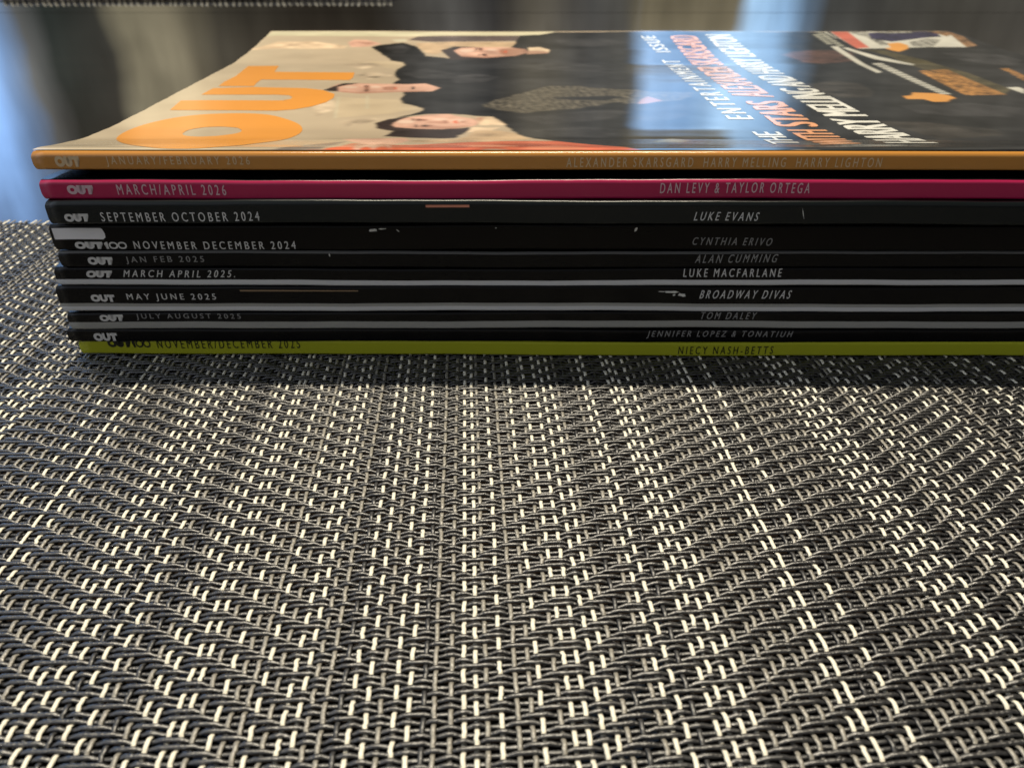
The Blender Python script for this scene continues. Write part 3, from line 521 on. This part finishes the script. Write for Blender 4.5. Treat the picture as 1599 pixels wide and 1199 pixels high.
def to_local(root):
    global_z = root['z0'] * MM
    # a slightly skewed stack: every magazine leans sideways by SKEW towards its fore edge
    return Matrix.Translation((-root.location.x, -Y0 * MM, -global_z)) @ Matrix(((1, -SKEW, 0, SKEW * Y0 * MM), (0, 1, 0, 0), (0, 0, 1, 0), (0, 0, 0, 1)))
def magazine(no, label, z0, z1, zm0, zm1, x0, spine_mats, spine_split, front, back, texts, ink, top=False, rot=0, out=0):
    root = bpy.data.objects.new('magazine', None); C.objects.link(root)
    root.location = ((x0 + LEN / 2) * MM, Y0 * MM, z0 * MM); root.rotation_euler = (0, 0, R(rot))
    root.location.y -= out * MM; root.location.z += out * .27 * MM
    tag(root, label, 'magazine', 'magazines in the stack'); root['z0'] = z0
    f = wob(no) if not top else (lambda x: 0 * np.asarray(x) + .05 * np.sin(np.asarray(x) * .04))
    def sm(v): t = np.clip(v / 26, 0, 1); return t * t * (3 - 2 * t)
    zt = (lambda u, v: zc(u, v)) if top else (lambda u, v: z1 + (zm1 - z1) * sm(v))
    zb = lambda v: z0 + (zm0 - z0) * sm(v)
    r1, r0 = (1.1 if top else (.9 if out > 1 else .65)), .45
    prof = []
    if not top:
        for v in (213, 165, 110, 70, 40, 26, 20, 14, 9, 5, 2.4): prof.append((v, float(zt(0, np.float64(v)))))
    ztop = z1
    for a in np.linspace(90, 0, 7): prof.append((r1 - r1 * math.cos(R(90 - a)) if False else r1 - r1 * math.sin(R(90 - a)), ztop - r1 + r1 * math.cos(R(90 - a))))
    for t in np.linspace(0, 1, 14)[1:-1]: prof.append((0, (ztop - r1) + (z0 + r0 - ztop + r1) * t))
    for a in np.linspace(0, 90, 6): prof.append((r0 - r0 * math.cos(R(a)), z0 + r0 - r0 * math.sin(R(a))))
    for v in (2.4, 5, 9, 14, 20, 26, 40, 70, 110, 165, 213): prof.append((v, float(zb(np.float64(v)))))
    prof = np.array(prof)
    mid = (prof[:-1] + prof[1:]) / 2
    idx = []
    for (v, z) in mid:
        if v > r1 * .8 and z > (z0 + z1) / 2: idx.append(0)
        elif v > 1.2: idx.append(1)
        else:
            t = (z1 - z) / (z1 - z0); k = 0
            while k < len(spine_split) and t > spine_split[k]: k += 1
            idx.append(2 + k)
    d = np.minimum(np.abs(prof[:, 1] - z1), np.abs(prof[:, 1] - z0)); inset = np.where(prof[:, 0] < 2, .5 * np.clip(1 - d / 1.3, 0, 1) ** 1.6, .2)
    cov = link('cover', shell(prof, x0, idx, inset, f), [front, back] + list(spine_mats), root)
    sol = cov.modifiers.new('paper', 'SOLIDIFY'); sol.thickness = .00022; sol.offset = -1
    pg = link('page_block', block(zt, zb, x0, f), m_pages, root)
    for o in (cov, pg): o.data.transform(o.matrix_basis)
    def fn(a, b, h): return a, Y0 - .05 - h, b + f(a)
    parts = []
    for nm, s, xa, xb, za, zb_, kw in texts:
        sh = kw.get('shear', 0.0)
        me = logo_mesh(s == 'OUT100') if s in ('OUT', 'OUT100') else text_tris(s, kw.get('bold', .012), kw.get('space', 1.55))
        place_flat(me, fn, (xa, xb, za, zb_), sh)
        parts.append(link(nm, me, kw.get('ink', ink), root))
    for o in root.children: o.matrix_parent_inverse.identity()
    # children were written in world millimetres: bring them into the root's frame
    for o in root.children: o.data.transform(to_local(root))
    return root, f
def local(root, o):
    o.data.transform(to_local(root)); o.parent = root; return o

bounds = [41.8] + [(ZS[i][0] + ZS[i + 1][1]) / 2 * 41.8 / 45.1 for i in range(1, 10)] + [.05]
OUT_ = {2: 2.0, 3: 3.8, 4: .3, 7: .3}
ROT = {1: -.12, 2: -.21, 3: -.32, 4: -.1, 5: .1, 6: -.1, 7: 0, 8: .1, 9: 0, 10: -.2}
def mag(no, label, *a, **k):
    z0, z1 = ZS[no]; near = 1 - OUT_.get(no, 0) * .0054
    a = list(a); a[4] = [(nm, s_, xa * near, xb * near, za, zb_, kw) for nm, s_, xa, xb, za, zb_, kw in a[4]]
    return magazine(no, label, z0, z1, bounds[no], bounds[no - 1], X0[no] * near, *a, top=(no == 1), rot=ROT[no], out=OUT_.get(no, 0), **k)
M, D_ = 'masthead', 'spine_lettering'
I = dict(shear=.18)
m1, f1 = mag(1, 'topmost magazine with an orange spine and a glossy photo cover', [m_orange], [], m_orange, m_black,
    [(M, 'OUT', *TXT[(1, 0)], {}), (D_, 'JANUARY/FEBRUARY 2026', *TXT[(1, 1)], {}), (D_, 'ALEXANDER SKARSGARD  HARRY MELLING  HARRY LIGHTON', *TXT[(1, 2)], {})], m_print_warm)
m2, f2 = mag(2, 'magazine with a magenta spine, second from the top of the stack', [m_black, m_mag], [.04], m_black, m_black,
    [(M, 'OUT', *TXT[(2, 0)], {}), (D_, 'MARCH/APRIL 2026', *TXT[(2, 1)], {}), (D_, 'DAN LEVY & TAYLOR ORTEGA', *TXT[(2, 2)], {})], m_print_pink)
m3, f3 = mag(3, 'black magazine directly below the magenta one, with a salmon fleck on its upper edge', [m_teal], [], m_black, m_black,
    [(M, 'OUT', *TXT[(3, 0)], {}), (D_, 'SEPTEMBER OCTOBER 2024', *TXT[(3, 1)], {}), (D_, 'LUKE EVANS', *TXT[(3, 2)], I)], m_print)
m4, f4 = mag(4, 'thick black magazine with a white block at the left end of its spine', [m_brown], [], m_black, m_black,
    [(M, 'OUT100', *TXT[(4, 0)], dict(ink=m_print)), (D_, 'NOVEMBER DECEMBER 2024', *TXT[(4, 1)], dict(ink=m_print)), (D_, 'CYNTHIA ERIVO', *TXT[(4, 2)], I)], m_print_dim)
m5, f5 = mag(5, 'slim black magazine under the thick one with the white block', [m_edge_hi, m_black], [.12], m_black, m_black,
    [(M, 'OUT', *TXT[(5, 0)], dict(ink=m_print)), (D_, 'JAN FEB 2025', *TXT[(5, 1)], {}), (D_, 'ALAN CUMMING', *TXT[(5, 2)], I)], m_print_dim)
m6, f6 = mag(6, 'black magazine with slanted bright lettering and a pale band along its bottom', [m_black, m_white], [.68], m_black, m_white,
    [(M, 'OUT', *TXT[(6, 0)], dict(shear=.25)), (D_, 'MARCH APRIL 2025.', *TXT[(6, 1)], dict(shear=.35)), (D_, 'LUKE MACFARLANE', *TXT[(6, 2)], {})], m_print)
m7, f7 = mag(7, 'black magazine with a torn white scuff and a grey band below its lettering', [m_black, m_grey, m_white], [.70, .82], m_black, m_grey,
    [(M, 'OUT', *TXT[(7, 0)], {}), (D_, 'MAY JUNE 2025', *TXT[(7, 1)], {}), (D_, 'BROADWAY DIVAS', *TXT[(7, 2)], I)], m_print)
m8, f8 = mag(8, 'narrow black magazine with dim lettering and a beige grey band below it', [m_black, m_grey], [.57], m_black, m_grey,
    [(M, 'OUT', *TXT[(8, 0)], dict(ink=m_print)), (D_, 'JULY AUGUST 2025', *TXT[(8, 1)], {}), (D_, 'TOM DALEY', *TXT[(8, 2)], I)], m_print_dim)
m9, f9 = mag(9, 'black magazine lying directly on the olive lime one', [m_black], [], m_black, m_black,
    [(M, 'OUT', *TXT[(9, 0)], dict(ink=m_print)), (D_, 'JENNIFER LOPEZ & TONATIUH', *TXT[(9, 1)], I)], m_print_dim)
m10, f10 = mag(10, 'bottom magazine of the stack with an olive lime spine and black lettering', [m_lime], [], m_lime, m_lime,
    [(M, 'OUT100', *TXT[(10, 0)], {}), (D_, 'NOVEMBER/DECEMBER 2025', *TXT[(10, 1)], {}), (D_, 'NIECY NASH-BETTS', *TXT[(10, 2)], {})], m_ink)

# printed patches and scuffs on the spines ------------------------
def patch(name, poly, mat_, root, f, dy=.05):
    bm = bmesh.new(); vs = [bm.verts.new((x * MM, (Y0 - dy) * MM, (z + float(f(x))) * MM)) for x, z in poly]; bm.faces.new(vs)
    bmesh.ops.triangulate(bm, faces=bm.faces[:])
    me = bpy.data.meshes.new(name); bm.to_mesh(me); bm.free()
    return local(root, link(name, me, mat_))
xs_ = np.linspace(SP['wb0'][0] + .3, SP['wb1'][0] - .7, 10); za, zb_ = SP['wb1'][1], 29.75
patch('cover_wrap', [(x, za) for x in xs_] + [(xs_[-1] + .5, za + .4), (xs_[-1] + .6, za + 1.2), (xs_[-1] + .3, zb_ - .2)] + [(x, zb_) for x in xs_[::-1]], paper('white block print', (.74, .74, .76)), m4, f4)['label'] = 'white printed block'
(xa, _z1), (xb, _z0) = SP['or0'], SP['or1']
patch('cover_wrap', [(xa, _z0 - .05), (xb, _z0 - .05), (xb, 34.55), (xa, 34.55)], m_salmon, m3, f3)['label'] = 'salmon printed fleck'
(xa, _z1), (xb, _z0) = SP['tan0'], SP['tan1']
patch('cover_wrap', [(xa, 15.75), (xb, 15.8), (xb, 16.02), (xa, 16.05)], principled('tan cover print', (.28, .19, .11), rough=.4), m7, f7)
def scuff(cx, cz, w, h, root, f, seed, tilt=0):
    r = random.Random(seed); n = 11; pts = []
    for i in range(n):
        a = 2 * math.pi * i / n; k = r.uniform(.55, 1.1); x = w / 2 * k * math.cos(a); z = h / 2 * k * math.sin(a)
        pts.append((cx + x + tilt * z, cz + z))
    return patch('scuff', pts, m_scuff, root, f, .06)
def at(k, dx=0, dz=0): return SP[k][0] + dx, SP[k][1] + dz
scuff(*at('sc1', .4, -.1), 1.9, .8, m4, f4, 1); scuff(*at('sc2', 0, -.2), 1.5, .35, m4, f4, 2, 1.5); scuff(*at('sc3'), .4, .6, m4, f4, 3, -1)
scuff(*at('sc4', 0, -.15), .4, .25, m4, f4, 4); scuff(*at('sc5', 0, -.2), .6, .9, m4, f4, 5, .4); scuff(*at('sc6', 0, -.2), .28, .85, m5, f5, 6, -.2)
scuff(*at('dm0', 2.6, -.55), 4.6, .7, m7, f7, 7); scuff(*at('dm0', 4.9, -1.2), 2.0, .95, m7, f7, 8, -1); scuff(*at('dm0', .6, -.5), 1.8, .28, m7, f7, 10); scuff(*at('dm0', 3.2, -1.2), .7, .5, m7, f7, 12)
scuff(*at('l0', .7, -1.5), .18, 2.6, m3, f3, 9, -.35)

# the photo cover of the topmost magazine --------------------------
PAL = dict(cream_edge=(0.672, 0.624, 0.432), skin_light=(0.72, 0.544, 0.368), skin=(0.672, 0.4, 0.296), cream=(0.576, 0.528, 0.384), dark=(0.0144, 0.0144, 0.0152), band=(0.12, 0.088, 0.08), tan=(0.56, 0.4, 0.248), hair=(0.036, 0.024, 0.0224),
    feature=(0.272, 0.12, 0.08), red=(0.624, 0.136, 0.064), orange_edge=(0.68, 0.368, 0.144), grey=(0.176, 0.144, 0.136), straw=(0.704, 0.528, 0.256), beige2=(0.576, 0.464, 0.312), lace=(0.12, 0.104, 0.076), skin_dim=(0.44, 0.24, 0.192),
    wisp=(0.208, 0.208, 0.144), brown_dim=(0.104, 0.052, 0.04), grey_dim=(0.044, 0.0384, 0.0336), olive=(0.068, 0.056, 0.0256), white=(0.592, 0.576, 0.496), coral=(0.544, 0.136, 0.088), inset_grey=(0.24, 0.232, 0.2), navy=(0.024, 0.02, 0.052),
    brown=(0.192, 0.104, 0.048), orange=(0.72, 0.328, 0.072), rust=(0.336, 0.16, 0.044), cream_dim=(0.336, 0.328, 0.264),
    skin_sh=(0.448, 0.232, 0.16), skin_hi=(0.736, 0.544, 0.424), eye=(.07, .04, .035), beard=(0.4, 0.208, 0.136), fold=(0.0336, 0.0328, 0.0344), drape=(0.56, 0.448, 0.32), red_sh=(0.4, 0.068, 0.032), red_hi=(0.704, 0.24, 0.128))
def smooth_noise(shape, cells, seed):
    r = np.random.default_rng(seed); g = r.normal(0, 1, (cells[0] + 2, cells[1] + 2))
    a = np.linspace(0, cells[0], shape[0]); b = np.linspace(0, cells[1], shape[1])
    i = a.astype(int); j = b.astype(int); fa = (a - i)[:, None]; fb = (b - j)[None]
    fa = fa * fa * (3 - 2 * fa); fb = fb * fb * (3 - 2 * fb)
    return (g[i][:, j] * (1 - fa) + g[i + 1][:, j] * fa) * (1 - fb) + (g[i][:, j + 1] * (1 - fa) + g[i + 1][:, j + 1] * fa) * fb
def front_cover():
    x0 = X0[1]; SS = 2
    nu, nv = 720, 420
    us = np.linspace(x0 + .1, x0 + LEN - .1, nu * SS); vs_ = np.linspace(1.0, 213, nv * SS)
    col = np.empty((nu * SS, nv * SS, 3)); U, Vv = np.meshgrid(us, vs_, indexing='ij')
    n1 = smooth_noise(U.shape, (14, 20), 1); n2 = smooth_noise(U.shape, (60, 50), 2); n3 = smooth_noise(U.shape, (260, 160), 3)
    b0 = np.array([.48, .385, .27]); b1 = np.array([.57, .475, .34])
    t = np.clip(1 - (U - x0) / 75 + .12 * n1, 0, 1)[..., None]; col[:] = b0 * (1 - t) + b1 * t
    col *= (1 + .035 * n1 + .02 * n2)[..., None]
    SOFT = dict(skin_sh=2, skin_hi=2, beard=3, fold=8, drape=6, feature=1, eye=1, red_sh=3, red_hi=4, grey_dim=8, brown_dim=6, grey=2, beige2=3, wisp=2, lace=2)
    for name, poly in ART:
        P = np.array(poly); lo = P.min(0); hi = P.max(0)
        i0, i1 = np.searchsorted(us, [lo[0], hi[0]]); j0, j1 = np.searchsorted(vs_, [lo[1], hi[1]])
        i0 = max(0, i0 - 9); j0 = max(0, j0 - 9); i1 = min(i1 + 9, len(us)); j1 = min(j1 + 9, len(vs_))
        if i1 <= i0 or j1 <= j0: continue
        a = U[i0:i1, j0:j1]; b = Vv[i0:i1, j0:j1]; ins = np.zeros(a.shape, bool)
        wob_a = a + .22 * n3[i0:i1, j0:j1] if name in ('dark', 'hair', 'red', 'tan', 'lace', 'rust', 'inset_grey', 'navy') else a
        wob_b = b + .5 * n2[i0:i1, j0:j1] if name in ('dark', 'hair', 'red', 'lace') else b
        q = len(P)
        for k in range(q):
            xa, ya = P[k]; xb, yb = P[(k + 1) % q]
            if ya == yb: continue
            c = ((ya > wob_b) != (yb > wob_b)) & (wob_a < (xb - xa) * (wob_b - ya) / (yb - ya) + xa); ins ^= c
        cc_ = np.array(PAL[name]); m = 1 + .08 * n1 + .05 * n2
        if name in ('skin', 'skin_light', 'tan', 'red', 'hair', 'band'): m = 1 + .16 * n2 + .05 * n3
        if name == 'dark': m = 1 + .6 * np.clip(n1, -.8, 1.6) + .25 * n2
        if name in ('rust', 'inset_grey', 'navy', 'brown'): m = 1 + .45 * n3 + .2 * n2
        if name == 'lace': m = .85 + .40 * np.sin(U * 2.9 + n2 * 2.2 + Vv * .06) * np.clip(.6 + .5 * n2, 0, 1) + .30 * n3
        if name in ('fold', 'drape'): m = 1 + .35 * n2 + .1 * n3
        if name in ('grey_dim', 'brown_dim', 'wisp', 'olive'): m = 1 + .3 * n2 + .15 * n3
        m = np.clip(np.broadcast_to(m, U.shape)[i0:i1, j0:j1], .2, 2)
        sub = col[i0:i1, j0:j1]
        if name in SOFT:                     # printed photographs: tones melt into each other
            w = ins.astype(float)
            for _ in range(SOFT[name]):
                w = (w + np.roll(w, 1, 0) + np.roll(w, -1, 0)) / 3; w = (w + np.roll(w, 1, 1) + np.roll(w, -1, 1)) / 3
            w = (w * .85)[..., None]; sub[:] = sub * (1 - w) + cc_ * m[..., None] * w
        else: sub[ins] = cc_ * m[ins][:, None]
    # soft collar of detail lost in print
    col = col.reshape(nu, SS, nv, SS, 3).mean((1, 3))
    k = np.array([1, 2, 1.]) / 4
    for ax in (0, 1):
        p = np.pad(col, [(1, 1) if i == ax else (0, 0) for i in range(3)], 'edge')
        sl = lambda o: tuple(slice(o, o + col.shape[ax]) if i == ax else slice(None) for i in range(3))
        col = p[sl(0)] * k[0] + p[sl(1)] * k[1] + p[sl(2)] * k[2]
    gu = us.reshape(nu, SS).mean(1); gv = vs_.reshape(nv, SS).mean(1); gu[0], gu[-1] = us[0], us[-1]; gv[0] = 1.0; gv[-1] = 213
    GU, GV = np.meshgrid(gu, gv, indexing='ij')
    edge = .10 * np.sin(GV * .35) * np.exp(-(GU - x0) / 1.5) + .06 * np.sin(GV * 1.1) * np.exp(-(GU - x0) / 1.5)
    V = np.stack([GU + edge, Y0 + GV, zc(GU, GV)], -1).reshape(-1, 3)
    me = np_mesh('front_cover', V * MM, grid_quads(nu, nv))
    at = me.color_attributes.new('print', 'FLOAT_COLOR', 'POINT')
    at.data.foreach_set('color', np.concatenate([np.clip(col, 0, 1), np.ones((nu, nv, 1))], -1).astype(np.float32).ravel())
    m = bpy.data.materials.new('glossy printed cover'); m.use_nodes = True; t = m.node_tree; b = t.nodes['Principled BSDF']
    ca = t.nodes.new('ShaderNodeVertexColor'); ca.layer_name = 'print'; t.links.new(ca.outputs[0], b.inputs['Base Color'])
    b.inputs['Roughness'].default_value = .085; b.inputs['Specular IOR Level'].default_value = .5
    tcn = t.nodes.new('ShaderNodeTexCoord'); n = t.nodes.new('ShaderNodeTexNoise'); n.inputs['Scale'].default_value = 45; n.inputs['Detail'].default_value = 2
    t.links.new(tcn.outputs['Object'], n.inputs['Vector']); bp = t.nodes.new('ShaderNodeBump'); bp.inputs['Strength'].default_value = .10; bp.inputs['Distance'].default_value = .0006
    t.links.new(n.outputs['Fac'], bp.inputs['Height']); t.links.new(bp.outputs[0], b.inputs['Normal'])
    o = local(m1, link('front_cover', me, m))
    return o
fc = front_cover()
def conform(me, step=3.0, lift=.05):
    """cut a flat print (u, v in millimetres) into narrow strips and lay it on the cover's curve"""
    bm = bmesh.new(); bm.from_mesh(me); bmesh.ops.triangulate(bm, faces=bm.faces[:])
    lo = min(v.co.y for v in bm.verts); hi = max(v.co.y for v in bm.verts)
    y = math.ceil(lo / step) * step
    while y < hi:
        bmesh.ops.bisect_plane(bm, geom=bm.verts[:] + bm.edges[:] + bm.faces[:], plane_co=(0, y, 0), plane_no=(0, 1, 0)); y += step
    for v in bm.verts:
        v.co = (v.co.x * MM, (Y0 + v.co.y) * MM, (float(zc(v.co.x, v.co.y)) + lift + v.co.z) * MM)
    bmesh.ops.recalc_face_normals(bm, faces=bm.faces[:])
    if bm.faces and sum(f_.normal.z for f_ in bm.faces) < 0: bmesh.ops.reverse_faces(bm, faces=bm.faces[:])
    bm.to_mesh(me); bm.free(); me.update(); return me
def gloss_ink(name, col): return principled(name, col, rough=.12, noise=.06, nscale=60)
m_title = gloss_ink('orange masthead ink', (.78, .33, .06)); m_wink = gloss_ink('white headline ink', (.80, .79, .72)); m_oink = gloss_ink('peach headline ink', (.78, .37, .18))
def resample(P, n=64):
    P = np.array(P); c = P.mean(0); 
    Q = np.vstack([P, P[:1]]); d = np.r_[0, np.cumsum(np.hypot(*np.diff(Q, axis=0).T))]; t = np.linspace(0, d[-1], n, endpoint=False)
    return np.stack([np.interp(t, d, Q[:, 0]), np.interp(t, d, Q[:, 1])], -1)
def start_at(P):
    i = int(np.argmin(P[:, 0])); P = np.roll(P, -i, 0)
    if P[len(P) // 4, 1] > P[3 * len(P) // 4, 1]: P = np.roll(P[::-1], 1, 0)
    return P
def smooth_closed(P, it=1):
    for _ in range(it): P = P * .5 + (np.roll(P, 1, 0) + np.roll(P, -1, 0)) * .25
    return P
for ch, outer, inner in TITLE:
    bm = bmesh.new()
    if inner:
        a = smooth_closed(start_at(resample(outer)), 3); b = smooth_closed(start_at(resample(inner)), 3)
        va = [bm.verts.new((*p, 0)) for p in a]; vb = [bm.verts.new((*p, 0)) for p in b]
        for i in range(len(va)):
            j = (i + 1) % len(va); bm.faces.new((va[i], va[j], vb[j], vb[i]))
    else:
        bm.faces.new([bm.verts.new((*p, 0)) for p in outer])
    me = bpy.data.meshes.new('title_letter'); bm.to_mesh(me); bm.free()
    local(m1, link('title_letter', conform(me, 2.0), m_title))
def cover_line(name, s, u0, cap, v0, v1, ink, slope, bold=.05, space=1.0):
    me = text_tris(s, bold, space)
    # reading direction runs from the spine into the depth (+v), the letters' tops point to the head of the cover (-u)
    place_flat(me, lambda a, b, h: (b / MM, a / MM, h / MM), (v0, v1, 0, cap))
    co = np.zeros(len(me.vertices) * 3, np.float32); me.vertices.foreach_get('co', co); co = co.reshape(-1, 3)
    co[:, 0] = u0 - co[:, 0] + slope * (co[:, 1] - v0); me.vertices.foreach_set('co', co.ravel())
    return local(m1, link(name, conform(me, 4.0), ink))
cover_line('headline', 'HARRY MELLING AND HARRY LIGHTON', 90.9, 11.3, 13.6, 205, m_wink, .080)
cover_line('headline', 'WITH', 73.8, 9.3, 10.2, 34, m_oink, .087)
cover_line('headline', 'STARS', 76.2, 10.3, 37.8, 71, m_oink, .087)
cover_line('headline', 'ALEXANDER SKARSGARD', 79.6, 11.6, 77, 203, m_oink, .087)
cover_line('headline', 'THE', 61.2, 6.2, 11.3, 31, m_wink, .12, bold=.035)
cover_line('headline', 'ENTERTAINMENT', 63.3, 6.4, 46.5, 153, m_wink, .073, bold=.035, space=1.5)
cover_line('headline', 'ISSUE', 72.2, 5.9, 169, 202, m_wink, .01, bold=.035, space=1.3)
